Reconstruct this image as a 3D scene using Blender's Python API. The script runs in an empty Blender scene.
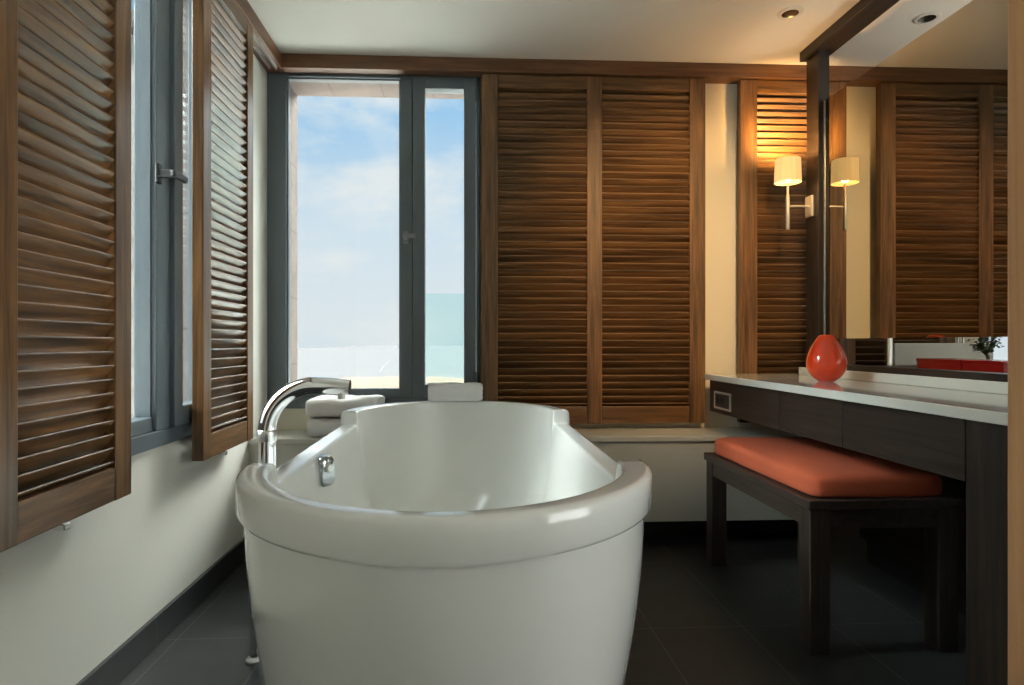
import bpy, bmesh, math, random
from mathutils import Vector, Matrix, noise

random.seed(7)
scene = bpy.context.scene
COL = scene.collection
PI = math.pi
H = 0.92            # eye height of the camera

# ------------------------------------------------------------------ materials
def new_mat(name):
    m = bpy.data.materials.new(name)
    m.use_nodes = True
    nt = m.node_tree
    bsdf = next(n for n in nt.nodes if n.type == 'BSDF_PRINCIPLED')
    return m, nt, bsdf

def N(nt, kind, **kw):
    n = nt.nodes.new(kind)
    for k, v in kw.items():
        setattr(n, k, v)
    return n

def ramp(nt, stops, fac=None):
    r = N(nt, 'ShaderNodeValToRGB')
    el = r.color_ramp.elements
    while len(el) < len(stops):
        el.new(0.5)
    for e, (p, c) in zip(el, stops):
        e.position = p
        e.color = (*c, 1)
    if fac is not None:
        nt.links.new(fac, r.inputs[0])
    return r

def plain(name, color, rough=0.5, metal=0.0, coat=0.0, bump=0.0, bump_scale=200, vary=0.0, spec=0.5):
    m, nt, b = new_mat(name)
    b.inputs['Base Color'].default_value = (*color, 1)
    b.inputs['Roughness'].default_value = rough
    b.inputs['Metallic'].default_value = metal
    b.inputs['Specular IOR Level'].default_value = spec
    if coat:
        b.inputs['Coat Weight'].default_value = coat
        b.inputs['Coat Roughness'].default_value = 0.05
    tc = N(nt, 'ShaderNodeTexCoord')
    if vary:
        nz = N(nt, 'ShaderNodeTexNoise')
        nz.inputs['Scale'].default_value = 3.0
        nz.inputs['Detail'].default_value = 5
        nt.links.new(tc.outputs['Object'], nz.inputs['Vector'])
        r = ramp(nt, [(0.3, [c * (1 - vary) for c in color]), (0.7, [min(1, c * (1 + vary)) for c in color])], nz.outputs['Fac'])
        nt.links.new(r.outputs[0], b.inputs['Base Color'])
    if bump:
        nz = N(nt, 'ShaderNodeTexNoise')
        nz.inputs['Scale'].default_value = bump_scale
        nz.inputs['Detail'].default_value = 3
        nt.links.new(tc.outputs['Object'], nz.inputs['Vector'])
        bp = N(nt, 'ShaderNodeBump')
        bp.inputs['Strength'].default_value = bump
        bp.inputs['Distance'].default_value = 0.004
        nt.links.new(nz.outputs['Fac'], bp.inputs['Height'])
        nt.links.new(bp.outputs[0], b.inputs['Normal'])
    return m

def wood(name, dark, light, axis, rough=0.36, island=0.0, scale=1.0):
    """wood with its grain running along one axis (0 x, 1 y, 2 z)"""
    m, nt, b = new_mat(name)
    tc = N(nt, 'ShaderNodeTexCoord')
    mp = N(nt, 'ShaderNodeMapping')
    s = [46.0 * scale] * 3
    s[axis] = 2.4 * scale
    mp.inputs['Scale'].default_value = s
    nt.links.new(tc.outputs['Object'], mp.inputs['Vector'])
    nz = N(nt, 'ShaderNodeTexNoise')
    nz.inputs['Scale'].default_value = 1.0
    nz.inputs['Detail'].default_value = 7
    nz.inputs['Roughness'].default_value = 0.62
    nz.inputs['Distortion'].default_value = 0.6
    nt.links.new(mp.outputs[0], nz.inputs['Vector'])
    r = ramp(nt, [(0.36, dark), (0.64, light)], nz.outputs['Fac'])
    out = r.outputs[0]
    if island:
        g = N(nt, 'ShaderNodeNewGeometry')
        mr = N(nt, 'ShaderNodeMapRange')
        mr.inputs[3].default_value = 1 - island
        mr.inputs[4].default_value = 1 + island
        nt.links.new(g.outputs['Random Per Island'], mr.inputs[0])
        mx = N(nt, 'ShaderNodeVectorMath', operation='SCALE')
        nt.links.new(out, mx.inputs[0])
        nt.links.new(mr.outputs[0], mx.inputs['Scale'])
        out = mx.outputs[0]
    nt.links.new(out, b.inputs['Base Color'])
    b.inputs['Roughness'].default_value = rough
    bp = N(nt, 'ShaderNodeBump')
    bp.inputs['Strength'].default_value = 0.12
    bp.inputs['Distance'].default_value = 0.002
    nt.links.new(nz.outputs['Fac'], bp.inputs['Height'])
    nt.links.new(bp.outputs[0], b.inputs['Normal'])
    return m

def grid_lines(nt, tc_out, axes):
    """1 on the joints of a grid; axes = [(axis, origin, pitch, half width)]"""
    sep = N(nt, 'ShaderNodeSeparateXYZ')
    nt.links.new(tc_out, sep.inputs[0])
    tot = None
    for ax, o, p, w in axes:
        a = N(nt, 'ShaderNodeMath', operation='SUBTRACT'); a.inputs[1].default_value = o - p / 2
        nt.links.new(sep.outputs[ax], a.inputs[0])
        d = N(nt, 'ShaderNodeMath', operation='DIVIDE'); d.inputs[1].default_value = p
        nt.links.new(a.outputs[0], d.inputs[0])
        f = N(nt, 'ShaderNodeMath', operation='FRACT'); nt.links.new(d.outputs[0], f.inputs[0])
        c = N(nt, 'ShaderNodeMath', operation='COMPARE'); c.inputs[1].default_value = 0.5; c.inputs[2].default_value = w / p
        nt.links.new(f.outputs[0], c.inputs[0])
        if tot is None:
            tot = c.outputs[0]
        else:
            mx = N(nt, 'ShaderNodeMath', operation='MAXIMUM')
            nt.links.new(tot, mx.inputs[0]); nt.links.new(c.outputs[0], mx.inputs[1])
            tot = mx.outputs[0]
    return tot

def tiles(name, base, joint, axes, rough=0.45, vary=0.25, nscale=6.0):
    m, nt, b = new_mat(name)
    tc = N(nt, 'ShaderNodeTexCoord')
    ln = grid_lines(nt, tc.outputs['Object'], axes)
    nz = N(nt, 'ShaderNodeTexNoise')
    nz.inputs['Scale'].default_value = nscale
    nz.inputs['Detail'].default_value = 8
    nz.inputs['Roughness'].default_value = 0.65
    nt.links.new(tc.outputs['Object'], nz.inputs['Vector'])
    r = ramp(nt, [(0.3, [c * (1 - vary) for c in base]), (0.7, [min(1, c * (1 + vary)) for c in base])], nz.outputs['Fac'])
    mx = N(nt, 'ShaderNodeMix', data_type='RGBA')
    nt.links.new(ln, mx.inputs[0])
    nt.links.new(r.outputs[0], mx.inputs[6])
    mx.inputs[7].default_value = (*joint, 1)
    nt.links.new(mx.outputs[2], b.inputs['Base Color'])
    b.inputs['Roughness'].default_value = rough
    bp = N(nt, 'ShaderNodeBump')
    bp.inputs['Strength'].default_value = 0.15
    bp.inputs['Distance'].default_value = 0.003
    nt.links.new(nz.outputs['Fac'], bp.inputs['Height'])
    nt.links.new(bp.outputs[0], b.inputs['Normal'])
    return m

def glass(name, tint=(1, 1, 1), reflect=1.0):
    """thin clear pane: lets light straight through, mirrors a little by angle"""
    m, nt, b = new_mat(name)
    nt.nodes.remove(b)
    out = next(n for n in nt.nodes if n.type == 'OUTPUT_MATERIAL')
    t = N(nt, 'ShaderNodeBsdfTransparent'); t.inputs[0].default_value = (*tint, 1)
    g = N(nt, 'ShaderNodeBsdfGlossy'); g.inputs['Roughness'].default_value = 0.0
    f = N(nt, 'ShaderNodeFresnel'); f.inputs[0].default_value = 1.45
    k = N(nt, 'ShaderNodeMath', operation='MULTIPLY'); k.inputs[1].default_value = reflect
    nt.links.new(f.outputs[0], k.inputs[0])
    mx = N(nt, 'ShaderNodeMixShader')
    nt.links.new(k.outputs[0], mx.inputs[0]); nt.links.new(t.outputs[0], mx.inputs[1]); nt.links.new(g.outputs[0], mx.inputs[2])
    nt.links.new(mx.outputs[0], out.inputs[0])
    return m

WD, WL = (0.052, 0.026, 0.0100), (0.200, 0.098, 0.035)
M = {}
M['wood_x'] = wood('mahogany along x', WD, WL, 0)
M['wood_y'] = wood('mahogany along y', WD, WL, 1)
M['wood_z'] = wood('mahogany along z', WD, WL, 2, rough=0.52)
M['wood_gloss'] = wood('polished mahogany along z', WD, WL, 2, rough=0.30)
M['slat_x'] = wood('louver slats along x', WD, WL, 0, rough=0.46, island=0.2)
M['slat_y'] = wood('louver slats along y', WD, WL, 1, rough=0.33, island=0.2)
M['trim_x'] = wood('pelmet wood along x', (0.085, 0.036, 0.014), (0.17, 0.076, 0.030), 0, rough=0.45)
M['trim_y'] = wood('pelmet wood along y', (0.085, 0.036, 0.014), (0.17, 0.076, 0.030), 1, rough=0.45)
M['jamb'] = wood('oiled jamb wood', (0.54, 0.265, 0.108), (0.70, 0.390, 0.178), 2, rough=0.5, scale=0.7)
M['wenge_y'] = wood('wenge along y', (0.012, 0.009, 0.0072), (0.040, 0.029, 0.022), 1, rough=0.42)
M['wenge_x'] = wood('wenge along x', (0.012, 0.009, 0.0072), (0.040, 0.029, 0.022), 0, rough=0.42)
M['wenge_z'] = wood('wenge along z', (0.012, 0.009, 0.0072), (0.040, 0.029, 0.022), 2, rough=0.42)
M['plaster'] = plain('off white plaster', (0.66, 0.65, 0.59), 0.8, bump=0.05, bump_scale=120)
M['cream'] = plain('cream painted wall', (0.70, 0.66, 0.55), 0.75, bump=0.05, bump_scale=120)
M['ceiling'] = plain('ceiling paint', (0.74, 0.72, 0.66), 0.85)
M['ledge'] = plain('pale ledge stone', (0.54, 0.53, 0.475), 0.35, vary=0.04)
M['toe'] = plain('black plinth', (0.008, 0.008, 0.008), 0.5)
M['acrylic'] = plain('white bath acrylic', (0.74, 0.75, 0.72), 0.13, coat=0.5)
M['chrome'] = plain('polished chrome', (0.82, 0.83, 0.84), 0.06, metal=1.0)
M['brushed'] = plain('brushed steel', (0.62, 0.62, 0.60), 0.28, metal=1.0)
M['chrome_dark'] = plain('dark chrome', (0.40, 0.43, 0.45), 0.12, metal=1.0)  # darker than the polished chrome so the overflow plate stands out
M['nickel'] = plain('satin nickel', (0.66, 0.64, 0.60), 0.5, metal=0.8)
M['hole'] = plain('dark recess', (0.01, 0.01, 0.01), 0.5)
M['alu'] = plain('slate blue grey powder coated metal', (0.094, 0.119, 0.134), 0.38)
M['alu_dark'] = plain('near black handle', (0.012, 0.014, 0.015), 0.5)
M['handle'] = plain('dark grey handle', (0.20, 0.22, 0.23), 0.3)
M['glass'] = glass('window glass', (0.97, 0.985, 0.98), 0.45)
M['teal_glass'] = glass('green tinted balustrade glass', (0.87, 0.97, 0.96), 0.25)
M['mirror'] = plain('mirror silvering', (0.54, 0.53, 0.48), 0.0, metal=1.0)
M['quartz'] = plain('white counter stone', (0.72, 0.74, 0.69), 0.10, coat=0.4, vary=0.02)
M['cushion'] = plain('orange woven fabric', (0.44, 0.088, 0.034), 0.9, bump=0.5, bump_scale=420, vary=0.14)
M['vase'] = plain('orange glazed glass', (0.78, 0.055, 0.008), 0.08, coat=0.6)
M['red'] = plain('red lacquer', (0.36, 0.012, 0.008), 0.25)
M['terry'] = plain('white terry towel', (0.80, 0.80, 0.79), 0.95, bump=1.0, bump_scale=330)
M['leaf'] = plain('dark green leaf', (0.05, 0.11, 0.035), 0.45, vary=0.3)
M['bark'] = plain('bark', (0.10, 0.06, 0.035), 0.8)
M['white_panel'] = plain('white lacquer panel', (0.70, 0.72, 0.68), 0.2)
M['socket'] = plain('anthracite socket', (0.03, 0.032, 0.033), 0.4)
M['sand'] = plain('pale sand', (0.085, 0.063, 0.049), 0.95, bump=0.6, bump_scale=3, vary=0.10, spec=0.1)
M['paving'] = plain('white bounce paving', (0.75, 0.77, 0.74), 0.8)  # unseen white ground, there to bounce sunlight up onto the ceiling
M['sea'] = plain('hazy sea', (0.0535, 0.0550, 0.0570), 0.95, spec=0.0)
M['floor'] = tiles('charcoal floor tile', (0.027, 0.030, 0.031), (0.105, 0.105, 0.097), [(0, 0.894, 0.298, 0.0018), (1, 2.0, 0.6, 0.0018)], rough=0.40)
M['skirting'] = tiles('charcoal skirting tile', (0.026, 0.028, 0.029), (0.060, 0.060, 0.057), [(1, 0.15, 0.6, 0.003)], rough=0.4)
M['stone'] = tiles('pink stone blocks', (0.115, 0.079, 0.064), (0.06, 0.041, 0.034), [(0, 0.09, 0.26, 0.004), (2, 0.13, 0.34, 0.004)], rough=0.85, vary=0.25, nscale=9)
M['house'] = tiles('sunlit house stone', (0.10, 0.092, 0.086), (0.055, 0.05, 0.046), [(0, 0.09, 0.5, 0.01), (2, 0.13, 0.35, 0.01)], rough=0.9, vary=0.25, nscale=3)
M['stone_grey'] = tiles('grey pink stone blocks', (0.15, 0.13, 0.122), (0.075, 0.064, 0.06), [(1, 0.09, 0.30, 0.004), (2, 0.13, 0.42, 0.004)], rough=0.85, vary=0.3, nscale=9)

def lamp_shade_mat():
    m, nt, b = new_mat('lit parchment shade')
    b.inputs['Base Color'].default_value = (0.45, 0.33, 0.18, 1)
    b.inputs['Roughness'].default_value = 0.9
    tc = N(nt, 'ShaderNodeTexCoord')
    nz = N(nt, 'ShaderNodeTexNoise'); nz.inputs['Scale'].default_value = 60
    mp = N(nt, 'ShaderNodeMapping'); mp.inputs['Scale'].default_value = (1, 1, 0.06)
    nt.links.new(tc.outputs['Object'], mp.inputs['Vector']); nt.links.new(mp.outputs[0], nz.inputs['Vector'])
    r = ramp(nt, [(0.3, (1.0, 0.52, 0.155)), (0.7, (1.0, 0.63, 0.24))], nz.outputs['Fac'])
    nt.links.new(r.outputs[0], b.inputs['Emission Color'])
    b.inputs['Emission Strength'].default_value = 0.85
    return m
M['shade'] = lamp_shade_mat()
def bulb_mat():
    m, nt, b = new_mat('lit bulb')
    b.inputs['Emission Color'].default_value = (1, 0.72, 0.38, 1)
    b.inputs['Emission Strength'].default_value = 12
    return m
M['bulb'] = bulb_mat()

# ------------------------------------------------------------------ mesh helpers
class MB:
    """collects shapes (world coordinates) and links them as ONE mesh object"""
    def __init__(self):
        self.bm = bmesh.new()

    def box(self, x0, x1, y0, y1, z0, z1, bevel=0.0, seg=2):
        t = bmesh.new()
        bmesh.ops.create_cube(t, size=1)
        for v in t.verts:
            v.co = Vector(((x0 + x1) / 2 + v.co.x * (x1 - x0), (y0 + y1) / 2 + v.co.y * (y1 - y0), (z0 + z1) / 2 + v.co.z * (z1 - z0)))
        if bevel:
            bmesh.ops.bevel(t, geom=t.edges[:], offset=bevel, segments=seg, profile=0.5, affect='EDGES')
        return self._take(t)

    def _take(self, t):
        me = bpy.data.meshes.new('tmp')
        t.to_mesh(me); t.free()
        self.bm.from_mesh(me)
        bpy.data.meshes.remove(me)
        return self

    def tube(self, pts, radii, seg=20, caps=True):
        pts = [Vector(p) for p in pts]
        if not isinstance(radii, (list, tuple)):
            radii = [radii] * len(pts)
        tan = []
        for i in range(len(pts)):
            a = pts[max(0, i - 1)]; b = pts[min(len(pts) - 1, i + 1)]
            tan.append((b - a).normalized())
        up = Vector((0, 0, 1)) if abs(tan[0].z) < 0.9 else Vector((0, 1, 0))
        n = tan[0].cross(up).normalized()
        rings = []
        for i, p in enumerate(pts):
            n = (n - tan[i] * n.dot(tan[i])).normalized()
            b = tan[i].cross(n)
            rings.append([self.bm.verts.new(p + (n * math.cos(2 * PI * k / seg) + b * math.sin(2 * PI * k / seg)) * radii[i]) for k in range(seg)])
        for r0, r1 in zip(rings, rings[1:]):
            for k in range(seg):
                self.bm.faces.new((r0[k], r0[(k + 1) % seg], r1[(k + 1) % seg], r1[k]))
        if caps:
            self.bm.faces.new(rings[0][::-1]); self.bm.faces.new(rings[-1])
        return self

    def lathe(self, prof, c, seg=40, axis='z', close_bottom=True, close_top=True):
        """prof = [(radius, along)] turned about an axis through c"""
        c = Vector(c)
        def at(r, a, h):
            x, y = r * math.cos(a), r * math.sin(a)
            return c + (Vector((x, y, h)) if axis == 'z' else Vector((h, x, y)) if axis == 'x' else Vector((x, h, y)))
        rings = [[self.bm.verts.new(at(r, 2 * PI * k / seg, h)) for k in range(seg)] for r, h in prof]
        for r0, r1 in zip(rings, rings[1:]):
            for k in range(seg):
                self.bm.faces.new((r0[k], r0[(k + 1) % seg], r1[(k + 1) % seg], r1[k]))
        if close_bottom: self.bm.faces.new(rings[0][::-1])
        if close_top: self.bm.faces.new(rings[-1])
        return self

    def prism(self, poly, axis, a0, a1):
        """poly in the two other axes (in order), extruded along axis"""
        def at(p, a):
            q = list(p); q.insert(axis, a); return Vector(q)
        A = [self.bm.verts.new(at(p, a0)) for p in poly]
        B = [self.bm.verts.new(at(p, a1)) for p in poly]
        n = len(poly)
        for i in range(n):
            self.bm.faces.new((A[i], A[(i + 1) % n], B[(i + 1) % n], B[i]))
        self.bm.faces.new(A[::-1]); self.bm.faces.new(B)
        return self

    def rings(self, rings, close_first=False, close_last=False):
        R = [[self.bm.verts.new(p) for p in r] for r in rings]
        n = len(R[0])
        for r0, r1 in zip(R, R[1:]):
            for k in range(n):
                self.bm.faces.new((r0[k], r0[(k + 1) % n], r1[(k + 1) % n], r1[k]))
        if close_first: self.bm.faces.new(R[0][::-1])
        if close_last: self.bm.faces.new(R[-1])
        return self

    def build(self, name, mat, parent=None, smooth=None, keep=False):
        bmesh.ops.recalc_face_normals(self.bm, faces=self.bm.faces[:])
        me = bpy.data.meshes.new(name)
        vs = [v.co for v in self.bm.verts]
        lo = Vector([min(v[i] for v in vs) for i in range(3)])
        hi = Vector([max(v[i] for v in vs) for i in range(3)])
        base = Vector(((lo.x + hi.x) / 2, (lo.y + hi.y) / 2, lo.z))
        if keep:
            base = Vector((0, 0, 0))
        for v in self.bm.verts:
            v.co -= base
        if smooth is not None:
            for f in self.bm.faces:
                f.smooth = True
            for e in self.bm.edges:
                if len(e.link_faces) == 2 and e.calc_face_angle(0) > math.radians(smooth):
                    e.smooth = False
        self.bm.to_mesh(me); self.bm.free()
        me.materials.append(mat)
        o = bpy.data.objects.new(name, me)
        COL.objects.link(o)
        if parent is not None:
            o.parent = parent
            o.location = base - world_of(parent)
        else:
            o.location = base
        return o

WORLD = {}
def world_of(o):
    p = Vector((0, 0, 0))
    while o is not None:
        p += o.location
        o = o.parent
    return p

def thing(name, label, cat, loc=(0, 0, 0), group=None):
    o = bpy.data.objects.new(name, None)
    COL.objects.link(o)
    o.location = loc
    o.empty_display_size = 0.05
    return tag(o, label, cat, group)

def tag(o, label, cat, group=None):
    o['label'] = label; o['category'] = cat
    if group: o['group'] = group
    return o

def struct(o, label=None):
    o['kind'] = 'structure'
    if label: o['label'] = label
    return o

def sroot(name, loc, label=None):
    o = bpy.data.objects.new(name, None)
    COL.objects.link(o); o.location = loc; o.empty_display_size = 0.05
    return struct(o, label)

def wall_x(mb, y0, y1, holes, x0, x1, z0, z1):
    """wall lying in the xz plane, y0..y1 thick, holes = [(xa, xb, za, zb)] left to right"""
    x = x0
    for xa, xb, za, zb in holes:
        mb.box(x, xa, y0, y1, z0, z1)
        mb.box(xa, xb, y0, y1, z0, za)
        if zb < z1: mb.box(xa, xb, y0, y1, zb, z1)
        x = xb
    mb.box(x, x1, y0, y1, z0, z1)

def wall_y(mb, x0, x1, holes, y0, y1, z0, z1):
    y = y0
    for ya, yb, za, zb in holes:
        mb.box(x0, x1, y, ya, z0, z1)
        mb.box(x0, x1, ya, yb, z0, za)
        if zb < z1: mb.box(x0, x1, ya, yb, zb, z1)
        y = yb
    mb.box(x0, x1, y, y1, z0, z1)

# ------------------------------------------------------------------ the room
XL, YB, ZC = -0.945, 3.07, 2.270       # left wall, back wall, ceiling
XR, YR = 3.40, -3.6                    # far right wall, rear wall of the adjoining room
W1 = (-0.945, 0.068, 0.605, 2.236)     # back window
W2 = (1.26, 2.34, 0.605, 2.236)        # left window
W3 = (2.60, 3.30, 0.55, 2.15)          # window beyond the mirror
W4 = (-3.0, 0.55, 0.10, 2.15)           # unseen window added behind the camera to light the left wall

mb = MB(); mb.box(XL - 0.2, XR + 0.2, YR - 0.2, YB + 0.1, -0.12, 0.0); struct(mb.build('floor', M['floor'], keep=True))
mb = MB(); mb.box(XL - 0.2, XR + 0.2, YR - 0.2, YB + 0.1, ZC, ZC + 0.15); struct(mb.build('ceiling', M['ceiling'], keep=True))
mb = MB(); wall_y(mb, XL - 0.06, XL, [W2], YR, YB + 0.06, 0, ZC); struct(mb.build('wall_left', M['plaster'], keep=True))
mb = MB(); wall_x(mb, YB, YB + 0.06, [(W1[0] + 0.0005, *W1[1:]), W3], XL, XR, 0, ZC); struct(mb.build('wall_back', M['cream'], keep=True))
mb = MB(); wall_y(mb, XR, XR + 0.1, [W4], YR, YB + 0.06, 0, ZC); struct(mb.build('wall_right', M['plaster'], keep=True))
mb = MB(); mb.box(XL, XR, YR - 0.1, YR, 0, ZC); struct(mb.build('wall_rear', M['plaster'], keep=True))
# outer stone skin of the building, which also lines the window reveals
mb = MB(); wall_x(mb, YB + 0.06, 3.36, [(-0.885, 0.12, 0.57, 2.216), (W3[0], W3[1], W3[2], W3[3])], XL - 0.2, XR + 0.1, -0.1, ZC + 0.6)
struct(mb.build('wall_outer_back', M['stone'], keep=True))
mb = MB(); wall_y(mb, XL - 0.2, XL - 0.06, [(W2[0], 2.345, 0.57, 2.216)], YR, YB + 0.06, -0.1, ZC + 0.6)
struct(mb.build('wall_outer_left', M['stone_grey'], keep=True))
# skirting along the left wall
mb = MB(); mb.box(XL, XL + 0.013, YR, 2.80, 0, 0.092, bevel=0.002); struct(mb.build('baseboard_left', M['skirting'], keep=True))
# wooden door jamb beside the camera
mb = MB(); mb.box(0.536, 0.66, 0.47, 0.60, 0, ZC, bevel=0.003); struct(mb.build('door_1', M['jamb']), 'oiled wooden jamb of the doorway at the right edge')
# pelmets that carry the sliding shutters
mb = MB(); mb.box(XL, -0.861, 0.6, YB, 2.204, ZC, bevel=0.002)
t1 = struct(mb.build('trim_1', M['trim_y'])); 
mb = MB(); mb.box(-0.916, -0.908, 0.7, 2.98, 2.192, 2.204); mb.box(-0.884, -0.878, 0.7, 2.98, 2.188, 2.204)
mb.build('shutter_track', M['brushed'], t1)
mb = MB(); mb.box(-0.861, XR, 2.985, YB, 2.204, ZC, bevel=0.002); struct(mb.build('trim_2', M['trim_x']))

# ------------------------------------------------------------------ windows
def window(name, axis, wall, a0, a1, z0, z1, sign, mw, ho, hl):
    """axis 0: in the back wall (runs along x); axis 1: in the left wall (runs along y).
    sign points from the wall into the room along the other axis; narrow casement on the high end."""
    r = sroot(name, ((a0 + a1) / 2, wall, z0) if axis == 0 else (wall, (a0 + a1) / 2, z0))
    def bx(mb, p0, p1, d0, d1, q0, q1, bev=0.003):
        d0, d1 = sorted((wall + sign * d0, wall + sign * d1))
        if axis == 0: mb.box(p0, p1, d0, d1, q0, q1, bevel=bev)
        else: mb.box(d0, d1, p0, p1, q0, q1, bevel=bev)
    w = a1 - a0
    s1 = a1 - 0.018; s0 = a1 - 0.325              # casement
    mul0 = s0 - mw
    L = a0 + 0.089
    f = MB()
    bx(f, a0, L, -0.045, 0.022, z0, z1)
    bx(f, s1, a1, -0.045, 0.022, z0, z1)
    bx(f, mul0, s0, -0.045, 0.022, z0 + 0.05, z1 - 0.046)
    bx(f, L, s1, -0.045, 0.022, z1 - 0.046, z1)
    bx(f, L, s1, -0.045, 0.022, z0, z0 + 0.05)
    bx(f, L, mul0, -0.045, 0.012, z0 + 0.05, z0 + 0.092)
    fr = f.build('frame', M['alu'], r)
    g = MB()
    for p in ((L, L + 0.006), (mul0 - 0.006, mul0)):
        bx(g, p[0], p[1], -0.03, 0.006, z0 + 0.092, z1 - 0.046, 0)
    bx(g, L, mul0, -0.03, 0.006, z1 - 0.052, z1 - 0.046, 0)
    g.build('glazing_bead', M['alu'], fr)
    p = MB(); bx(p, L, mul0, -0.022, -0.018, z0 + 0.092, z1 - 0.046, 0); p.build('glass_pane', M['glass'], r)
    c = MB()
    m0, m1 = s0 + 0.060, s1 - 0.060
    bx(c, s0 + 0.002, m0, -0.03, 0.036, z0 + 0.052, z1 - 0.048)
    bx(c, m1, s1 - 0.002, -0.03, 0.036, z0 + 0.052, z1 - 0.048)
    bx(c, m0, m1, -0.03, 0.036, z1 - 0.097, z1 - 0.048)
    bx(c, m0, m1, -0.03, 0.036, z0 + 0.052, z0 + 0.112)
    cs = c.build('casement', M['alu'], r)
    p = MB(); bx(p, m0, m1, -0.002, 0.002, z0 + 0.112, z1 - 0.097, 0); p.build('casement_pane', M['glass'], cs)
    # handle: rose, neck and short lever
    hz = 1.425; hc = s0 - ho
    h = MB()
    bx(h, hc - 0.013, hc + 0.013, 0.021, 0.032, hz - 0.030, hz + 0.030, 0.004)
    bx(h, hc - 0.009, hc + 0.009, 0.030, 0.072, hz - 0.012, hz + 0.012, 0.004)
    bx(h, hc - 0.012, hc + hl, 0.066, 0.080, hz - 0.011, hz + 0.011, 0.005)
    h.build('handle', M['handle'] if axis == 0 else M['alu_dark'], r)  # left handle gets a darker tone than the back one
    for z in (z0 + 0.10, z1 - 0.16):
        k = MB()
        q = wall + sign * 0.042
        pt = (s1 - 0.002, q) if axis == 0 else (q, s1 - 0.002)
        k.lathe([(0.007, 0), (0.008, 0.004), (0.008, 0.071), (0.007, 0.075)], (*pt, z), seg=14)
        k.build('hinge', M['alu'], cs, smooth=40)
    return r

window('window_1', 0, YB, W1[0], W1[1], W1[2], W1[3], -1, 0.060, 0.030, 0.050)
window('window_2', 1, XL, W2[0], W2[1], W2[2], W2[3], 1, 0.085, 0.082, 0.080)
# plain framed windows: one beyond the mirror, one added behind the camera
def plain_window(name, x0, x1, z0, z1, y0, y1):
    r = sroot(name, ((x0 + x1) / 2, (y0 + y1) / 2, z0))
    f = MB(); b = 0.05
    f.box(x0, x0 + b, y0, y1, z0, z1); f.box(x1 - b, x1, y0, y1, z0, z1)
    f.box(x0 + b, x1 - b, y0, y1, z0, z0 + b); f.box(x0 + b, x1 - b, y0, y1, z1 - b, z1)
    f.build('frame', M['alu'], r)
    p = MB(); p.box(x0 + b, x1 - b, (y0 + y1) / 2 - 0.002, (y0 + y1) / 2 + 0.002, z0 + b, z1 - b); p.build('glass_pane', M['glass'], r)
plain_window('window_3', *W3, YB, YB + 0.05)
w4 = sroot('added_window_4', (XR + 0.05, -1.2, W4[2]))
mb = MB()
for y in (-3.0, -1.835, -0.67, 0.50): mb.box(XR + 0.02, XR + 0.08, y, y + 0.05, W4[2], W4[3])
for z in (W4[2], W4[3] - 0.05): mb.box(XR + 0.025, XR + 0.075, -2.95, 0.50, z, z + 0.05)
mb.build('frame', M['alu'], w4)
mb = MB(); mb.box(XR + 0.048, XR + 0.052, -2.95, 0.50, W4[2] + 0.05, W4[3] - 0.05); mb.build('glass_pane', M['glass'], w4)

# ------------------------------------------------------------------ louvered shutters
def louvers(axis, a0, a1, z0, z1, front, sign):
    """slats whose room-side edge is up; axis along which they run, front = room-side plane, sign towards the room"""
    mb = MB(); pitch = 0.0338
    n = int(round((z1 - z0) / pitch)) + 1
    ang = math.radians(40); w, t = 0.050, 0.0065
    dvec = Vector((math.sin(ang), math.cos(ang)))      # (towards room, up)
    nvec = Vector((dvec.y, -dvec.x))
    depth_mid = 0.0205
    for i in range(n):
        zc = z0 + i * pitch - 0.003
        prof = []
        for k in range(7):                              # rounded room-side edge
            a = PI / 2 - PI * k / 6
            c = dvec * (w / 2 - t / 2)
            prof.append(c + nvec * (t / 2 * math.sin(a)) + dvec * (t / 2 * math.cos(a)))
        for k in range(7):
            a = -PI / 2 - PI * k / 6
            c = -dvec * (w / 2 - t / 2)
            prof.append(c + nvec * (t / 2 * math.sin(a)) + dvec * (t / 2 * math.cos(a)))
        poly = []
        for p in prof:
            d = front - sign * (depth_mid - p.x)
            z = zc + p.y
            z = min(max(z, z0 - 0.004), z1 + 0.004)
            poly.append((d, z))
        mb.prism(poly, axis, a0, a1)
    return mb

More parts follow.
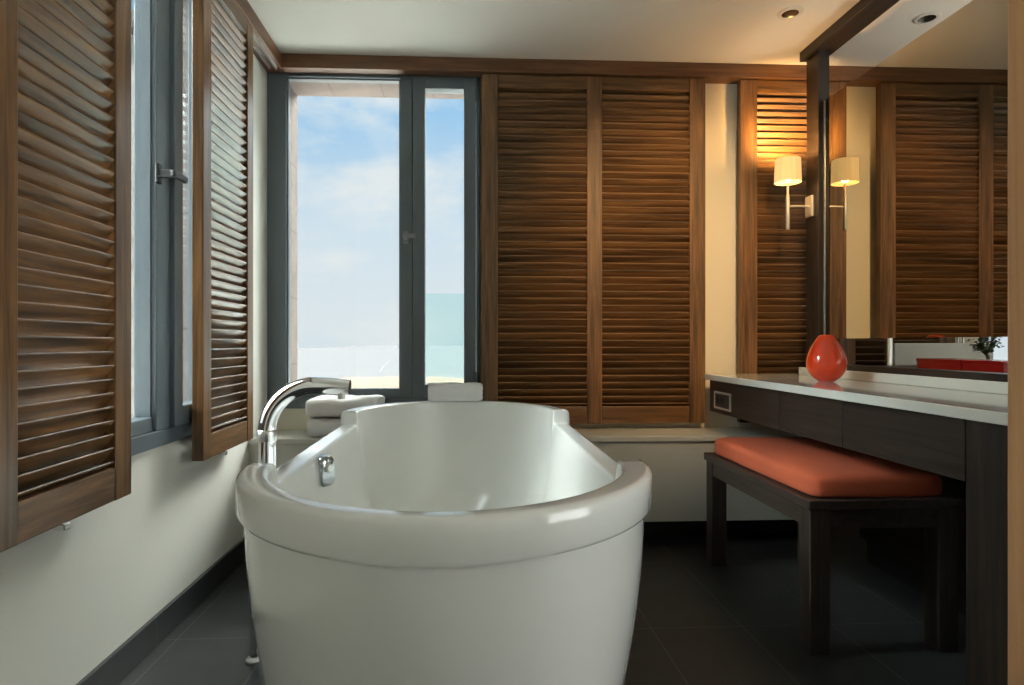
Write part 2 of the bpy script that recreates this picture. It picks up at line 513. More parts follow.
def shutter(label, axis, cols, stile, front, sign, z0=0.53, z1=2.200, catches=()):
    """cols = [(a0, a1)] louver bays; stile width added outside the bays"""
    A0 = cols[0][0] - stile; A1 = cols[-1][1] + stile
    th = 0.038
    loc = ((A0 + A1) / 2, front - sign * th / 2, z0) if axis == 0 else (front - sign * th / 2, (A0 + A1) / 2, z0)
    r = thing('louvered_shutter', label, 'shutter', loc, 'louvered wooden shutters')
    def bx(mb, p0, p1, q0, q1, d0=0.0, d1=th, bev=0.0025):
        e0, e1 = sorted((front - sign * d0, front - sign * d1))
        if axis == 0: mb.box(p0, p1, e0, e1, q0, q1, bevel=bev)
        else: mb.box(e0, e1, p0, p1, q0, q1, bevel=bev)
    zl, zh = z0 + 0.082, z1 - 0.062
    edges = [A0] + [c for col in cols for c in col] + [A1]
    for i in range(0, len(edges), 2):
        m = MB(); bx(m, edges[i], edges[i + 1], z0, z1); m.build('stile', M['wood_z'] if axis == 0 else M['wood_gloss'], r)
    wx = M['wood_x'] if axis == 0 else M['wood_y']
    for c in cols:
        m = MB(); bx(m, c[0], c[1], zh, z1, 0.002, th - 0.002); m.build('top_rail', wx, r)
        m = MB(); bx(m, c[0], c[1], z0, zl, 0.002, th - 0.002); m.build('bottom_rail', wx, r)
        # slats run into the stiles, so their ends stop exactly on them
        louvers(axis, c[0], c[1], zl, zh, front, sign).build('louver_slats', M['slat_x'] if axis == 0 else M['slat_y'], r, smooth=50)
    for p in catches:
        k = MB(); bx(k, p - 0.010, p + 0.010, z0 - 0.014, z0, -0.002, 0.022, 0.002)
        o = k.build('floor_guide', M['chrome'], r)
    return r

shutter('large double-bay louvered wood shutter right of the back window', 0, [(0.152, 0.581), (0.654, 1.082)], 0.078, 3.000, -1)
shutter('louvered wood shutter behind the wall lamp and vanity', 0, [(1.417, 1.830), (1.910, 2.335)], 0.085, 3.000, -1)
shutter('near louvered shutter on the left wall, cut by the photo edge', 1, [(1.258, 1.596)], 0.074, -0.861, 1, catches=(1.405,))
shutter('far louvered shutter on the left wall beside the back corner', 1, [(2.180, 2.535)], 0.066, -0.861, 1, catches=(2.31,))

# ------------------------------------------------------------------ ledge under the back window
r = thing('window_ledge', 'pale stone ledge running under back window and shutters', 'ledge', (0.4, 2.9, 0))
mb = MB(); mb.box(XL, 1.75, 2.788, YB, 0.474, 0.500, bevel=0.004); mb.build('ledge_top', M['ledge'], r)
mb = MB(); mb.box(XL, 1.75, 2.800, YB, 0.113, 0.474); mb.build('front_panel', M['ledge'], r)
mb = MB(); mb.box(XL, 1.75, 2.960, YB, 0.0, 0.113); o = mb.build('plinth', M['toe'], r); o['label'] = 'recessed black plinth'

# ------------------------------------------------------------------ bathtub
TX, TY = -0.036, 1.800
def tub_ring(a, L, b, z_hi, z_lo, a_lo=None, p=1.86, nc=40, ns=26):
    """stadium-like outline; z_hi at the raised ends, z_lo along the low middle"""
    pts = []
    if a_lo is None: a_lo = a
    def sp(v): return math.copysign(abs(v) ** (2.0 / p), v)
    for i in range(nc + 1):                                # far cap, right to left
        f = PI * i / nc
        pts.append(Vector((TX + a * sp(math.cos(f)), TY + L + b * sp(math.sin(f)), z_hi)))
    def side(s):
        e = max(0.0, 1 - (1 - abs(s)) / 0.05)
        e = e * e * (3 - 2 * e)
        return a_lo + (a - a_lo) * e, z_lo + (z_hi - z_lo) * e
    ss = [1 - 0.05 * i / 8 for i in range(1, 9)] + [0.95 - 1.9 * i / ns for i in range(1, ns)] + [-0.95 - 0.05 * i / 8 for i in range(0, 8)]
    for s in ss:
        w, z = side(s); pts.append(Vector((TX - w, TY + L * s, z)))
    for i in range(nc + 1):
        f = PI + PI * i / nc
        pts.append(Vector((TX + a * sp(math.cos(f)), TY - L + b * sp(math.sin(f)), z_hi)))
    for s in reversed(ss):
        w, z = side(s); pts.append(Vector((TX + w, TY + L * s, z)))
    return pts
ZR, ZS = 0.674, 0.628
tub = thing('bathtub', 'white freestanding oval bathtub in the middle of the floor', 'bathtub', (TX, TY, 0))
rg = []
def add(a, L, b, zh, zl=None, al=None): rg.append(tub_ring(a, L, b, zh, zh if zl is None else zl, al))
LT, BT, AT = 0.490, 0.425, 0.413
add(0.295, LT - 0.07, BT - 0.10, 0.0)
add(0.313, LT - 0.065, BT - 0.09, 0.004)
for k in range(0, 9):                                       # bellied flank
    s = k / 8
    e = math.sin(s * PI / 2) ** 0.9
    add(AT - 0.091 + 0.078 * e, LT - 0.063 + 0.061 * s, BT - 0.088 + 0.076 * e, 0.012 + 0.583 * s)
add(AT - 0.0125, LT - 0.002, BT - 0.0115, 0.6005)
add(AT - 0.0045, LT, BT - 0.004, 0.603)
add(AT - 0.001, LT, BT - 0.001, 0.609)
DR = 0.015
add(AT, LT, BT, ZR - DR - 0.01, ZS - DR)
for k in range(1, 6):
    a = PI / 2 * k / 5
    add(AT - DR * (1 - math.cos(a)), LT, BT - DR * (1 - math.cos(a)), ZR - DR + DR * math.sin(a), ZS - DR + DR * math.sin(a))
AI, BI = AT - 0.050, BT - 0.036
add(AI, LT, BI, ZR - 0.001, ZS - 0.001)
for k in range(1, 6):
    a = PI / 2 * k / 5
    add(AI - 0.010 * math.sin(a), LT, BI - 0.010 * math.sin(a), ZR - 0.001 - 0.010 * (1 - math.cos(a)), ZS - 0.001 - 0.010 * (1 - math.cos(a)))
def inset_at(z):                                            # basin wall: how far it leans in at height z
    d = min(1.0, max(0.0, (0.664 - z) / (0.664 - 0.180)))
    f = math.asin(min(1.0, d ** (1 / 1.15))) / (PI / 2)
    return 0.040 * f + 0.115 * (1 - math.cos(f * PI / 2)) ** 1.5
for k in range(1, 19):                                      # basin wall curving into the floor
    f = k / 18
    g = math.sin(f * PI / 2) ** 1.15
    zt, zt2 = 0.664 - 0.484 * g, 0.618 - 0.438 * g
    i1, i2 = inset_at(zt), inset_at(zt2)
    add(AI - 0.010 - i1, LT - 0.3 * i1, BI - 0.010 - 1.1 * i1, zt, zt2, AI - 0.010 - i2)
add(0.12, 0.35, 0.10, 0.176)
mb = MB(); mb.rings(rg, close_first=True, close_last=True)
mb.build('shell', M['acrylic'], tub, smooth=48)
# overflow fitting on the left inner wall: long domed chrome plate with a knob
of = MB()
ox, oy, oz = TX - 0.339, 1.690, 0.580
OA = math.radians(-38)
def plate(dx, k):
    pts = []
    for i in range(28):
        f = 2 * PI * i / 28
        c, sn = math.cos(f), math.sin(f)
        q = k * 0.026 * math.copysign(abs(c) ** 0.62, c)
        pts.append(Vector((ox + dx * math.cos(OA) - q * math.sin(OA), oy + dx * math.sin(OA) + q * math.cos(OA), oz + k * 0.041 * math.copysign(abs(sn) ** 0.62, sn))))
    return pts
of.rings([plate(-0.022, 0.96), plate(0.008, 1.0), plate(0.014, 0.94), plate(0.018, 0.78)], True, True)
ofo = of.build('overflow_plate', M['chrome_dark'], tub, smooth=40)
k = MB()
kd = Vector((math.cos(OA), math.sin(OA), 0)); kc = Vector((ox, oy, oz + 0.010))
k.tube([kc + kd * 0.014, kc + kd * 0.022, kc + kd * 0.026], [0.012, 0.012, 0.009], seg=20)
k.build('overflow_knob', M['brushed'], ofo, smooth=40)
dr = MB(); dr.lathe([(0.034, 0.0), (0.034, 0.004), (0.026, 0.007), (0.010, 0.008)], (TX, TY, 0.1755), seg=28); dr.build('drain_plug', M['chrome'], tub, smooth=40)

# ------------------------------------------------------------------ floor-standing bath filler
FY = 1.855
fa = thing('bath_faucet', 'tall chrome floor-standing spout curving over the bathtub side', 'faucet', (-0.575, FY, 0))
body = MB()
pts = [(-0.575, FY, 0.500), (-0.575, FY, 0.56), (-0.575, FY, 0.66)]
R = 0.135; cx, cz = -0.575 + R, 0.66
for i in range(1, 15):
    a = PI - (PI / 2 + 0.02) * i / 14
    pts.append((cx + R * math.cos(a), FY, cz + R * math.sin(a)))
pts += [(-0.39, FY, 0.7935), (-0.338, FY, 0.789)]
body.tube(pts, [0.0255] * 3 + [0.0255] * 14 + [0.0245, 0.0225], seg=28)
spout = body.build('spout', M['chrome'], fa, smooth=45)
k = MB(); k.lathe([(0.0265, 0), (0.0285, 0.003), (0.0285, 0.030), (0.0265, 0.033)], (-0.575, FY, 0.635), seg=28); k.build('collar', M['brushed'], fa, smooth=40)
k = MB(); k.lathe([(0.010, 0), (0.011, 0.002), (0.011, 0.016)], (-0.362, FY, 0.756), seg=16); k.build('aerator', M['brushed'], fa, smooth=40)
k = MB(); k.box(-0.647, -0.507, FY - 0.026, FY + 0.026, 0.450, 0.502, bevel=0.012, seg=3); k.build('mixer_body', M['chrome'], fa, smooth=45)
for lx in (-0.611, -0.540):
    k = MB(); k.tube([(lx, FY, 0.006), (lx, FY, 0.452)], 0.0125, seg=20); lg = k.build('leg', M['chrome'], fa, smooth=40)
    k = MB(); k.lathe([(0.024, 0), (0.024, 0.006), (0.020, 0.010), (0.014, 0.012)], (lx, FY, 0), seg=24); k.build('foot_flange', M['brushed'], lg, smooth=40)

# ------------------------------------------------------------------ towels
def towel(label, cx, cy, z, wx, wy, h, rot=0.0, seed=0, sag=0.0, layers=2, group='white towels'):
    """a folded terry towel: rounded slab whose folds show as grooves at the ends"""
    nx, na = 26, 48
    rings = []
    for i in range(nx + 1):
        s = i / nx * 2 - 1
        x = s * wx / 2
        edge = 1 - max(0.0, (abs(s) - 0.93) / 0.07) ** 2 * 0.14
        pts = []
        for k in range(na):
            f = 2 * PI * k / na
            c, sn = math.cos(f), math.sin(f)
            y = wy / 2 * math.copysign(abs(c) ** 0.42, c) * (1 - (1 - edge) * 0.25)
            zz = h / 2 * math.copysign(abs(sn) ** 0.50, sn)
            g = sum(math.exp(-((zz / h + 0.5 - (j + 1) / layers) / 0.05) ** 2) for j in range(layers - 1))
            y *= 1 - 0.09 * g
            p = Vector((x, y, zz * edge))
            nn = noise.noise(Vector((x * 14 + seed, y * 14, zz * 22)))
            n2 = noise.noise(Vector((x * 45 + seed, y * 45, zz * 45)))
            zoff = (0.006 * nn + 0.0022 * n2) if zz > -h * 0.3 else 0.001 * nn
            p.z += zoff + h / 2
            p.y += 0.005 * nn
            p.x += 0.005 * noise.noise(Vector((seed + 3, y * 30, zz * 60))) * (abs(s) > 0.8)
            p.z = max(p.z, 0.0)
            p = Matrix.Rotation(rot, 4, 'Z') @ p
            pts.append(Vector((cx, cy, z)) + p)
        rings.append(pts)
    mb = MB(); mb.rings(rings, True, True)
    return tag(mb.build('towel', M['terry'], smooth=70), label, 'towel', group)
towel('lower of the two folded white towels on the window ledge', -0.548, 2.925, 0.5005, 0.300, 0.265, 0.082, 0.02, 1, layers=1)
towel('upper of the two folded white towels on the window ledge', -0.545, 2.928, 0.5875, 0.310, 0.270, 0.084, -0.02, 5, layers=1)
towel('small folded white towel on the far rim of the bathtub', -0.046, 2.655, 0.6745, 0.226, 0.080, 0.076, 0.07, 9, layers=3)

# ------------------------------------------------------------------ bench
be = thing('bench', 'dark wooden bench with orange cushion at the vanity', 'bench', (1.235, 2.2, 0))
BX0, BX1, BY0, BY1 = 1.008, 1.462, 1.80, 2.60
mb = MB(); mb.box(BX0 - 0.008, BX1 + 0.008, BY0 - 0.008, BY1 + 0.008, 0.428, 0.457, bevel=0.003); mb.build('seat', M['wenge_y'], be)
mb = MB()
mb.box(BX0 + 0.004, BX0 + 0.026, BY0 + 0.062, BY1 - 0.062, 0.372, 0.428); mb.box(BX1 - 0.026, BX1 - 0.004, BY0 + 0.062, BY1 - 0.062, 0.372, 0.428)
mb.box(BX0 + 0.062, BX1 - 0.062, BY0 + 0.004, BY0 + 0.026, 0.372, 0.428); mb.box(BX0 + 0.062, BX1 - 0.062, BY1 - 0.026, BY1 - 0.004, 0.372, 0.428)
mb.build('apron', M['wenge_y'], be)
for x in (BX0, BX1 - 0.062):
    for y in (BY0, BY1 - 0.062):
        mb = MB(); mb.box(x, x + 0.062, y, y + 0.062, 0, 0.428, bevel=0.003); mb.build('leg', M['wenge_z'], be)
# cushion: soft rounded pad, slightly crowned
rings = []
cx, cy, hx, hy = 1.233, 2.200, 0.209, 0.388
def pad(k, z, crown=0.0, n=120):
    pts = []
    for i in range(n):
        f = 2 * PI * i / n
        c, s = math.cos(f), math.sin(f)
        x = (hx - (1 - k)) * math.copysign(abs(c) ** 0.13, c); y = (hy - (1 - k)) * math.copysign(abs(s) ** 0.13, s)
        w = 0.0025 * noise.noise(Vector((x * 9, y * 9, 2.0)))
        pts.append(Vector((cx + x, cy + y, z + w * (1 if crown else 0))))
    return pts
prof = [(0.988, 0.4575), (0.995, 0.461), (0.999, 0.467), (1.0, 0.476), (1.0, 0.500), (0.999, 0.509), (0.995, 0.517), (0.987, 0.523), (0.975, 0.5265), (0.94, 0.5290), (0.88, 0.5305)]
for i, (k, z) in enumerate(prof):
    rings.append(pad(k, z, i > 6))
mb = MB(); mb.rings(rings, True, True)
cu = mb.build('seat_cushion', M['cushion'], be, smooth=60); cu['label'] = 'burnt orange fabric cushion'

# ------------------------------------------------------------------ vanity
va = thing('vanity', 'long dark wood vanity with white counter along the right side', 'vanity', (1.38, 2.1, 0))
mb = MB(); mb.box(1.149, 1.595, 1.28, 2.985, 0.742, 0.770, bevel=0.003); o = mb.build('countertop', M['quartz'], va); o['label'] = 'polished white stone countertop'
mb = MB(); mb.box(1.546, 1.5720, 1.28, 2.860, 0.7702, 0.806, bevel=0.003); o = mb.build('upstand', M['quartz'], va); o['label'] = 'low white stone upstand'
mb = MB(); mb.box(1.186, 1.582, 1.417, 2.962, 0.596, 0.742); mb.build('carcass', M['wenge_y'], va)
mb = MB(); mb.box(1.166, 1.570, 1.285, 1.4155, 0.0, 0.742, bevel=0.002); mb.build('leg_panel', M['wenge_z'], va)
fronts = [(2.2945, 2.962), (1.8985, 2.2915), (1.4185, 1.8955)]
for i, (a, b) in enumerate(fronts):
    mb = MB(); mb.box(1.166, 1.186, a, b, 0.594, 0.740, bevel=0.0015)
    d = mb.build('drawer_front', M['wenge_y'], va)
    if i == 0:
        mb = MB(); z0, z1, y0, y1 = 0.614, 0.694, 2.715, 2.895
        mb.box(1.158, 1.166, y0, y0 + 0.010, z0, z1, bevel=0.0015); mb.box(1.158, 1.166, y1 - 0.010, y1, z0, z1, bevel=0.0015)
        mb.box(1.158, 1.166, y0 + 0.010, y1 - 0.010, z0, z0 + 0.009, bevel=0.0015); mb.box(1.158, 1.166, y0 + 0.010, y1 - 0.010, z1 - 0.009, z1, bevel=0.0015)
        so = mb.build('socket_frame', M['nickel'], va); so['label'] = 'silver framed double power socket'
        mb = MB(); mb.box(1.161, 1.166, y0 + 0.010, y1 - 0.010, z0 + 0.009, z1 - 0.009); mb.build('socket_plate', M['socket'], so)
        for yy in (2.855, 2.800):
            mb = MB(); mb.lathe([(0.0175, -0.0004), (0.0195, -0.0018), (0.0195, 0.004)], (1.1612, yy, 0.654), seg=24, axis='x'); mb.build('socket_well', M['hole'], so, smooth=40)

# ------------------------------------------------------------------ mirror and the frame that carries it
fr = thing('mirror_partition', 'dark wooden post and beam frame holding the vanity mirror', 'partition', (1.59, 2.0, 0.77))
mb = MB(); mb.box(1.573, 1.624, 2.740, 2.840, 0.806, 2.226, bevel=0.002); mb.build('post', M['wenge_z'], fr)
mb = MB(); mb.box(1.584, 1.640, 1.25, 2.740, 0.780, 0.827, bevel=0.002); mb.build('bottom_rail', M['wenge_y'], fr)
mb = MB(); mb.box(1.552, 1.656, 0.72, 2.862, 2.226, ZC, bevel=0.002); mb.build('beam', M['wenge_y'], fr)
mb = MB(); mb.box(1.573, 1.624, 1.15, 1.25, 0.0, 2.226, bevel=0.002); mb.build('post', M['wenge_z'], fr)
mi = thing('mirror', 'large frameless mirror above the vanity counter', 'mirror', (1.60, 2.0, 0.937))
mb = MB(); mb.box(1.598, 1.604, 1.252, 2.737, 0.937, 2.000); mb.build('mirror_glass', M['mirror'], mi)
mb = MB()
mb.box(1.594, 1.606, 2.7335, 2.7385, 0.937, 2.000)
mb.build('edge_strip', M['brushed'], mi)

# ------------------------------------------------------------------ wall lamp on the post
LX, LY = 1.464, 2.800
la = thing('wall_lamp', 'chrome wall lamp with small lit cream shade on dark post', 'lamp', (1.573, LY, 1.54))
mb = MB(); mb.box(1.560, 1.5725, LY - 0.030, LY + 0.030, 1.492, 1.588, bevel=0.003); mb.build('backplate', M['nickel'], la)
mb = MB(); mb.tube([(LX, LY, 1.540), (1.561, LY, 1.540)], 0.0048, seg=14); mb.build('arm', M['nickel'], la, smooth=40)
mb = MB(); mb.lathe([(0.0075, 1.434), (0.0088, 1.437), (0.0088, 1.580), (0.0065, 1.586), (0.0055, 1.600), (0.0055, 1.650)], (LX, LY, 0), seg=18); mb.build('rod', M['nickel'], la, smooth=40)
mb = MB()
r0, r1, zb, zt, t = 0.058, 0.0545, 1.648, 1.754, 0.002
mb.lathe([(r0, zb), (r1, zt), (r1 - t, zt), (r0 - t, zb), (r0, zb)], (LX, LY, 0), seg=48, close_bottom=False, close_top=False)
bmesh.ops.remove_doubles(mb.bm, verts=mb.bm.verts[:], dist=1e-5)
mb.build('lamp_shade', M['shade'], la, smooth=60)
mb = MB(); mb.lathe([(0.008, 1.650), (0.012, 1.665), (0.016, 1.685), (0.015, 1.705), (0.008, 1.718), (0.002, 1.722)], (LX, LY, 0), seg=18); mb.build('bulb', M['bulb'], la, smooth=60)

# ------------------------------------------------------------------ vase
mb = MB()
vp = [(0.016, 0), (0.026, 0.000), (0.033, 0.004), (0.050, 0.017), (0.064, 0.036), (0.0725, 0.058), (0.0735, 0.078), (0.069, 0.100), (0.060, 0.124), (0.048, 0.148), (0.036, 0.167), (0.028, 0.177), (0.0225, 0.1815), (0.0195, 0.179), (0.022, 0.168), (0.040, 0.140), (0.058, 0.100), (0.060, 0.070), (0.045, 0.030), (0.01, 0.012)]
def smooth_prof(p, n=5):
    out = []
    for i in range(len(p) - 1):
        p0, p1, p2, p3 = (Vector(p[max(0, i - 1)]), Vector(p[i]), Vector(p[i + 1]), Vector(p[min(len(p) - 1, i + 2)]))
        for k in range(n):
            s = k / n
            out.append(tuple(0.5 * ((2 * p1) + (-p0 + p2) * s + (2 * p0 - 5 * p1 + 4 * p2 - p3) * s * s + (-p0 + 3 * p1 - 3 * p2 + p3) * s ** 3)))
    return out + [p[-1]]
mb.lathe(smooth_prof([(r * 0.97, z * 0.985) for r, z in vp]), (1.380, 2.35, 0.7705), seg=56)
tag(mb.build('vase', M['vase'], smooth=60), 'glossy orange teardrop vase standing on the white counter', 'vase')

# ------------------------------------------------------------------ downlights
def downlight(x, y, label):
    r = thing('downlight', label, 'ceiling light', (x, y, ZC), 'recessed downlights')
    m = MB(); m.lathe([(0.030, -0.004), (0.034, -0.006), (0.048, -0.004), (0.051, 0.0), (0.030, 0.0), (0.030, -0.004)], (x, y, ZC), seg=36, close_bottom=False, close_top=False)
    bmesh.ops.remove_doubles(m.bm, verts=m.bm.verts[:], dist=1e-5)
    m.build('rim', M['ceiling_rim'], r, smooth=50)
    m = MB(); m.lathe([(0.033, -0.0055), (0.030, -0.0045), (0.020, -0.0015), (0.005, -0.001)], (x, y, ZC), seg=30, close_bottom=False); m.build('reflector', M['reflector'], r, smooth=50)
M['ceiling_rim'] = plain('white lamp rim', (0.60, 0.57, 0.50), 0.4)
M['reflector'] = plain('dark lamp reflector', (0.09, 0.09, 0.085), 0.25, metal=0.8)
downlight(1.325, 2.515, 'unlit recessed ceiling light left of the dark beam')
downlight(1.912, 2.525, 'unlit recessed ceiling light right of the dark beam, above the mirror')

# ------------------------------------------------------------------ what shows under the mirror: the basin side
r = thing('basin_counter', 'dark counter behind the mirror holding red boxes', 'counter', (1.95, 1.95, 0))
mb = MB(); mb.box(1.642, 2.28, 1.30, 2.62, 0.780, 0.822, bevel=0.003); mb.build('countertop', M['wenge_y'], r)
mb = MB(); mb.box(1.66, 2.24, 1.34, 2.58, 0.10, 0.780); mb.build('cabinet', M['wenge_y'], r)
mb = MB(); mb.box(1.68, 2.20, 1.36, 2.56, 0.0, 0.10); mb.build('plinth', M['toe'], r)
def red_box(y0, y1, label):
    r = thing('lacquer_box', label, 'box', (1.79, (y0 + y1) / 2, 0.8225), 'red lacquer boxes')
    m = MB(); m.box(1.72, 1.86, y0, y1, 0.8225, 0.848, bevel=0.002); m.build('base', M['red'], r)
    m = MB(); m.box(1.718, 1.862, y0 - 0.001, y1 + 0.001, 0.848, 0.860, bevel=0.002); m.build('lid', M['red'], r)
red_box(2.110, 2.325, 'flat red box under the mirror, left of the pair')
red_box(1.935, 2.102, 'flat red box under the mirror, in front of the small plant')
# small tree-like plant in a low pot
px, py = 2.005, 2.33
pl = thing('potted_plant', 'small green bonsai-like plant behind the red boxes', 'plant', (px, py, 0.8225))
m = MB(); m.lathe([(0.030, 0.0), (0.040, 0.004), (0.046, 0.022), (0.048, 0.026), (0.043, 0.026), (0.040, 0.020)], (px, py, 0.8225), seg=28); m.build('pot', M['wenge_z'], pl, smooth=40)
m = MB(); tips = []
rnd = random.Random(3)
m.tube([(px, py, 0.84), (px + 0.004, py, 0.862), (px - 0.004, py + 0.003, 0.885)], [0.007, 0.006, 0.005], seg=10)
for k in range(9):
    a = 2 * PI * k / 9 + rnd.uniform(-.3, .3); el = rnd.uniform(0.2, 1.2); ln = rnd.uniform(0.04, 0.07)
    st = Vector((px, py, rnd.uniform(0.865, 0.885)))
    d = Vector((math.cos(a) * math.cos(el), math.sin(a) * math.cos(el), math.sin(el)))
    mid = st + d * ln * 0.55 + Vector((0, 0, 0.006)); end = st + d * ln
    m.tube([st, mid, end], [0.003, 0.0024, 0.0015], seg=8); tips += [mid, end, (mid + end) / 2]
m.build('trunk', M['bark'], pl, smooth=60)
m = MB()
for t in tips:
    for j in range(7):
        c = t + Vector((rnd.gauss(0, .010), rnd.gauss(0, .010), rnd.gauss(0.004, .008)))
        d = Vector((rnd.gauss(0, 1), rnd.gauss(0, 1), rnd.gauss(0.3, .6))).normalized()
        s = d.cross(Vector((0, 0, 1))).normalized(); u = s.cross(d)
        l, w = rnd.uniform(.014, .021), rnd.uniform(.0055, .0085)
        vs = [c - d * l / 2, c - d * l * .1 + s * w + u * .001, c + d * l / 2, c - d * l * .1 - s * w + u * .001, c - d * l * .1 - u * .0012]
        q = [m.bm.verts.new(v) for v in vs]
        for f in ((0, 1, 4), (1, 2, 4), (2, 3, 4), (3, 0, 4), (0, 3, 1), (1, 3, 2)): m.bm.faces.new([q[i] for i in f])
m.build('foliage', M['leaf'], pl)
# low white screen with a chrome post
sc = thing('low_screen', 'low white screen with chrome end post, seen under the mirror', 'screen', (2.23, 2.86, 0))
m = MB(); m.box(2.000, 2.480, 2.845, 2.875, 0.0, 0.917, bevel=0.003); m.build('panel', M['white_panel'], sc)
m = MB(); m.lathe([(0.022, 0.0), (0.022, 0.006), (0.0165, 0.010), (0.0165, 1.05), (0.014, 1.054)], (1.983, 2.86, 0), seg=20); m.build('post', M['chrome'], sc, smooth=40)
for xx in (2.318, 2.345):
    m = MB(); m.lathe([(0.006, 0.917), (0.006, 0.960), (0.004, 0.962)], (xx, 2.86, 0), seg=14); m.build('peg', M['chrome'], sc, smooth=40)

# ------------------------------------------------------------------ outside
mb = MB(); mb.box(-900, 900, 14, 6000, -30.5, -30); struct(mb.build('sea', M['sea'], keep=True), 'pale hazy sea')
mb = MB()                                                     # sandy mound beyond the window
gx, gy = 44, 30
def dune(x, y):
    e = max(0.0, 1 - ((x + 0.95) / 2.25) ** 4) * max(0.0, 1 - ((y - 9) / 1.42) ** 2) * 0.62
    return -0.53 + 1.56 * e + 0.05 * noise.noise(Vector((x * 1.1, y * 1.1, 0))) + 0.014 * noise.noise(Vector((x * 6, y * 2, 4)))
top = [[mb.bm.verts.new(Vector((-3.2 + 4.6 * i / gx, 7.6 + 2.8 * j / gy, dune(-3.2 + 4.6 * i / gx, 7.6 + 2.8 * j / gy)))) for j in range(gy + 1)] for i in range(gx + 1)]
for i in range(gx):
    for j in range(gy):
        mb.bm.faces.new((top[i][j], top[i + 1][j], top[i + 1][j + 1], top[i][j + 1]))
ext = bmesh.ops.extrude_face_region(mb.bm, geom=mb.bm.faces[:])
for v in [g for g in ext['geom'] if isinstance(g, bmesh.types.BMVert)]: v.co.z = -0.58
tag(mb.build('sand_dune', M['sand'], smooth=60), 'pale sandy mound outside, at the foot of the back window view', 'dune')
struct(MB().box(-14, 6.5, 3.36, 14, -1.6, -0.58).box(-14, XL - 0.2, -6, 3.36, -1.6, -0.58).box(XR + 0.1, 16, -9, 3.36, -1.6, -0.58).build('ground', M['paving'], keep=True), 'pale ground outside the window')
ba = thing('glass_balustrade', 'green tinted glass balustrade outside the narrow back casement', 'balustrade', (0.6, 4.2, -0.58))
m = MB(); m.box(-0.37, 1.8, 4.194, 4.206, -0.50, 1.245); m.build('glass_panel', M['teal_glass'], ba)
m = MB(); m.box(-0.37, 1.8, 4.16, 4.24, -0.58, -0.44, bevel=0.004); m.build('base_rail', M['alu'], ba)
nb = thing('neighbour_house', 'pale stone building seen through the left window', 'building', (-7, 11, -0.58))
m = MB(); m.box(-9.5, -4.3, 9.0, 13.5, -0.58, 5.2); m.build('wall', M['house'], nb)
m = MB(); m.box(-9.7, -4.1, 8.8, 13.7, 5.2, 5.45, bevel=0.02); m.build('roof', M['wenge_x'], nb)
for x in (-8.7, -7.5, -6.3, -5.1):
    for z in (1.00, 3.10):
        m = MB(); m.box(x - 0.36, x + 0.36, 8.95, 9.0, z, z + 0.62); w = m.build('window', M['alu'], nb)
        m = MB(); m.box(x - 0.31, x - 0.02, 8.94, 8.95, z + 0.05, z + 0.57); m.box(x + 0.02, x + 0.31, 8.94, 8.95, z + 0.05, z + 0.57); m.build('pane', M['socket'], w)

# ------------------------------------------------------------------ sky
w = bpy.data.worlds.new('sky'); scene.world = w; w.use_nodes = True
nt = w.node_tree
bg = next(n for n in nt.nodes if n.type == 'BACKGROUND')
tc = N(nt, 'ShaderNodeTexCoord')
nrm = N(nt, 'ShaderNodeVectorMath', operation='NORMALIZE'); nt.links.new(tc.outputs['Generated'], nrm.inputs[0])
sep = N(nt, 'ShaderNodeSeparateXYZ'); nt.links.new(nrm.outputs[0], sep.inputs[0])
grad = ramp(nt, [(0.0, (0.74, 0.82, 0.87)), (0.03, (0.78, 0.84, 0.88)), (0.18, (0.68, 0.80, 0.90)), (0.34, (0.36, 0.62, 0.89)), (1.0, (0.32, 0.52, 0.82))], sep.outputs[2])
mp = N(nt, 'ShaderNodeMapping'); mp.inputs['Scale'].default_value = (5, 5, 11); mp.inputs['Location'].default_value = (1.3, 0.4, 0.7)
nt.links.new(nrm.outputs[0], mp.inputs['Vector'])
nz = N(nt, 'ShaderNodeTexNoise'); nz.inputs['Scale'].default_value = 1.0; nz.inputs['Detail'].default_value = 7; nz.inputs['Roughness'].default_value = 0.55
nt.links.new(mp.outputs[0], nz.inputs['Vector'])
cl = ramp(nt, [(0.46, (0, 0, 0)), (0.64, (0.85, 0.85, 0.85))], nz.outputs['Fac'])
mx = N(nt, 'ShaderNodeMix', data_type='RGBA')
nt.links.new(cl.outputs[0], mx.inputs[0]); nt.links.new(grad.outputs[0], mx.inputs[6]); mx.inputs[7].default_value = (0.86, 0.89, 0.90, 1)
# added bright lobes of sky light, out of view, to brighten the room
total = mx.outputs[2]
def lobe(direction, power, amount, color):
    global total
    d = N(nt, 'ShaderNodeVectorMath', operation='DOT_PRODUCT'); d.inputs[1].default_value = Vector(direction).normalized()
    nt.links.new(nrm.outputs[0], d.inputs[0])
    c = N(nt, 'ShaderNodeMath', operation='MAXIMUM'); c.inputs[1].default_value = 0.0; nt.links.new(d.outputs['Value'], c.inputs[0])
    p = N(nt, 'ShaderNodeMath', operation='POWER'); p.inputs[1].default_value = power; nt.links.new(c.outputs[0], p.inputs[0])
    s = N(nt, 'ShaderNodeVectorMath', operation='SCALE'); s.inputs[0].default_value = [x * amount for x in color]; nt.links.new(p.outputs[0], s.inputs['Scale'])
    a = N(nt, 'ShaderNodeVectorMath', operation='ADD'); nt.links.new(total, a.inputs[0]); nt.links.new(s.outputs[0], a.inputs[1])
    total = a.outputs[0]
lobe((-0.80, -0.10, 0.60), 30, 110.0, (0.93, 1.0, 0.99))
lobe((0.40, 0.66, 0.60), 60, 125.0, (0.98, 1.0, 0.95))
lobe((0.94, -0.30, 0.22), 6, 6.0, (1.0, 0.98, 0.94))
nt.links.new(total, bg.inputs[0])
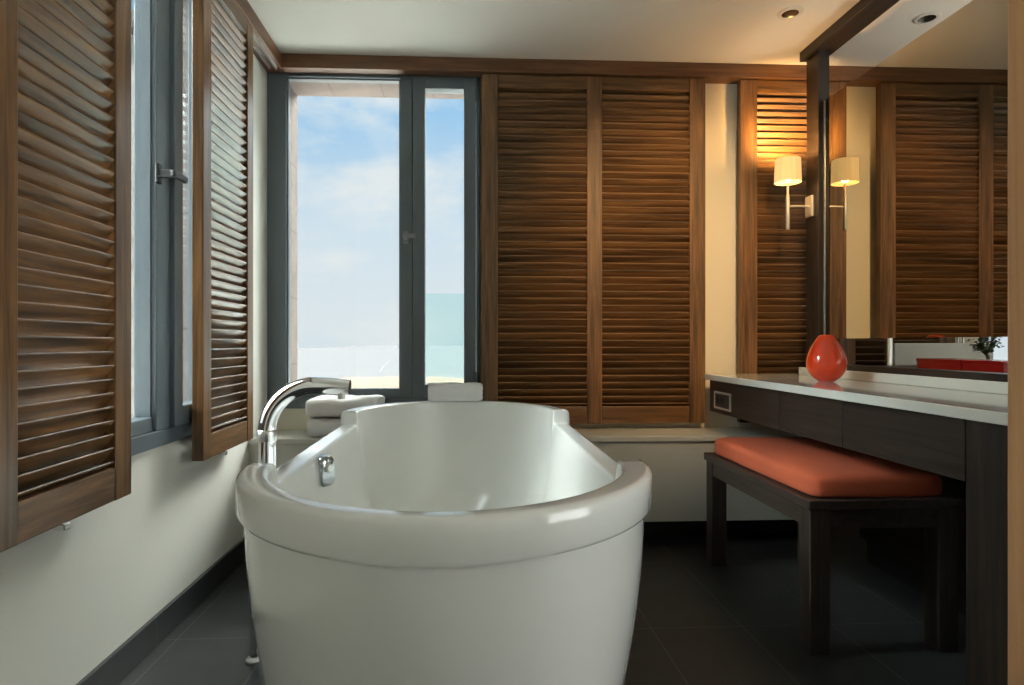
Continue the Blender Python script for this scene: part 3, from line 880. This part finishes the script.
bg.inputs[1].default_value = 1.0
w.cycles.sampling_method = 'MANUAL'; w.cycles.sample_map_resolution = 512

def light(name, kind, loc, energy, color, **kw):
    l = bpy.data.lights.new(name, kind); l.energy = energy; l.color = color
    for k, v in kw.items(): setattr(l, k, v)
    o = bpy.data.objects.new(name, l); COL.objects.link(o); o.location = loc
    return o
# glow of the wall lamp, inside its shade above and below the bulb
light('lamp_glow_up', 'POINT', (LX, LY, 1.738), 6, (1.0, 0.55, 0.19), shadow_soft_size=0.02)
light('lamp_glow_down', 'POINT', (LX, LY, 1.662), 6, (1.0, 0.55, 0.19), shadow_soft_size=0.012)
sun = light('sun', 'SUN', (2, -4, 9), 33.0, (1.0, 0.98, 0.94), angle=0.02)
sun.rotation_euler = Vector((-0.15, 0.42, -0.90)).to_track_quat('-Z', 'Y').to_euler()
gl = light('lamp_boost_back', 'SPOT', (LX, LY, 1.742), 42, (1.0, 0.55, 0.17), spot_size=math.radians(84), spot_blend=1.0, shadow_soft_size=0.02)  # added one-sided spot in the shade, brightens the slats behind
gl.rotation_euler = Vector((0.14, 0.62, 0.50)).to_track_quat('-Z', 'Y').to_euler()
# added unseen lights: a warm spot on the shutters, an uplight beyond the mirror
sp = light('added_shutter_wash', 'SPOT', (0.95, 1.20, 2.24), 185, (1.0, 0.64, 0.29), spot_size=math.radians(52), spot_blend=1.0, shadow_soft_size=0.04)
sp.rotation_euler = Vector((0.04, 1.8, -0.93)).to_track_quat('-Z', 'Y').to_euler()
up = light('added_basin_uplight', 'AREA', (2.75, 1.7, 1.25), 14, (1.0, 0.86, 0.70), shape='RECTANGLE', size=0.5, size_y=0.9)
up.rotation_euler = (PI, 0, 0)
# portals guide the sky light in through the window openings
def portal(loc, rot, sx, sy):
    o = light('sky_portal', 'AREA', loc, 1, (1, 1, 1), shape='RECTANGLE', size=sx, size_y=sy)
    o.data.cycles.is_portal = True
    o.rotation_euler = rot
portal((-0.38, 3.40, 1.40), (-PI / 2, 0, 0), 1.05, 1.70)
portal((-1.17, 1.80, 1.40), (PI / 2, 0, -PI / 2), 1.15, 1.70)
portal((XR + 0.14, -1.22, 1.12), (PI / 2, 0, PI / 2), 3.7, 2.2)
portal((2.95, 3.40, 1.35), (-PI / 2, 0, 0), 0.8, 1.7)

# ------------------------------------------------------------------ camera and view
cam = bpy.data.cameras.new('camera'); co = bpy.data.objects.new('camera', cam); COL.objects.link(co)
cam.sensor_width = 36; cam.lens = 630 / 1024 * 36
cam.clip_start = 0.02; cam.clip_end = 5000
co.location = (0, 0, H); co.rotation_euler = (PI / 2, 0, -math.atan(0.05)); cam.shift_x = 14.5 / 1024
scene.camera = co
vs = scene.view_settings
vs.view_transform = 'Standard'; vs.look = 'None'; vs.gamma = 1.0; vs.exposure = 0.0; vs.use_curve_mapping = False
cy = scene.cycles
cy.use_denoising = True
cy.max_bounces = 10; cy.diffuse_bounces = 6; cy.glossy_bounces = 6; cy.transparent_max_bounces = 16
cy.sample_clamp_indirect = 8; cy.caustics_reflective = False; cy.caustics_refractive = False
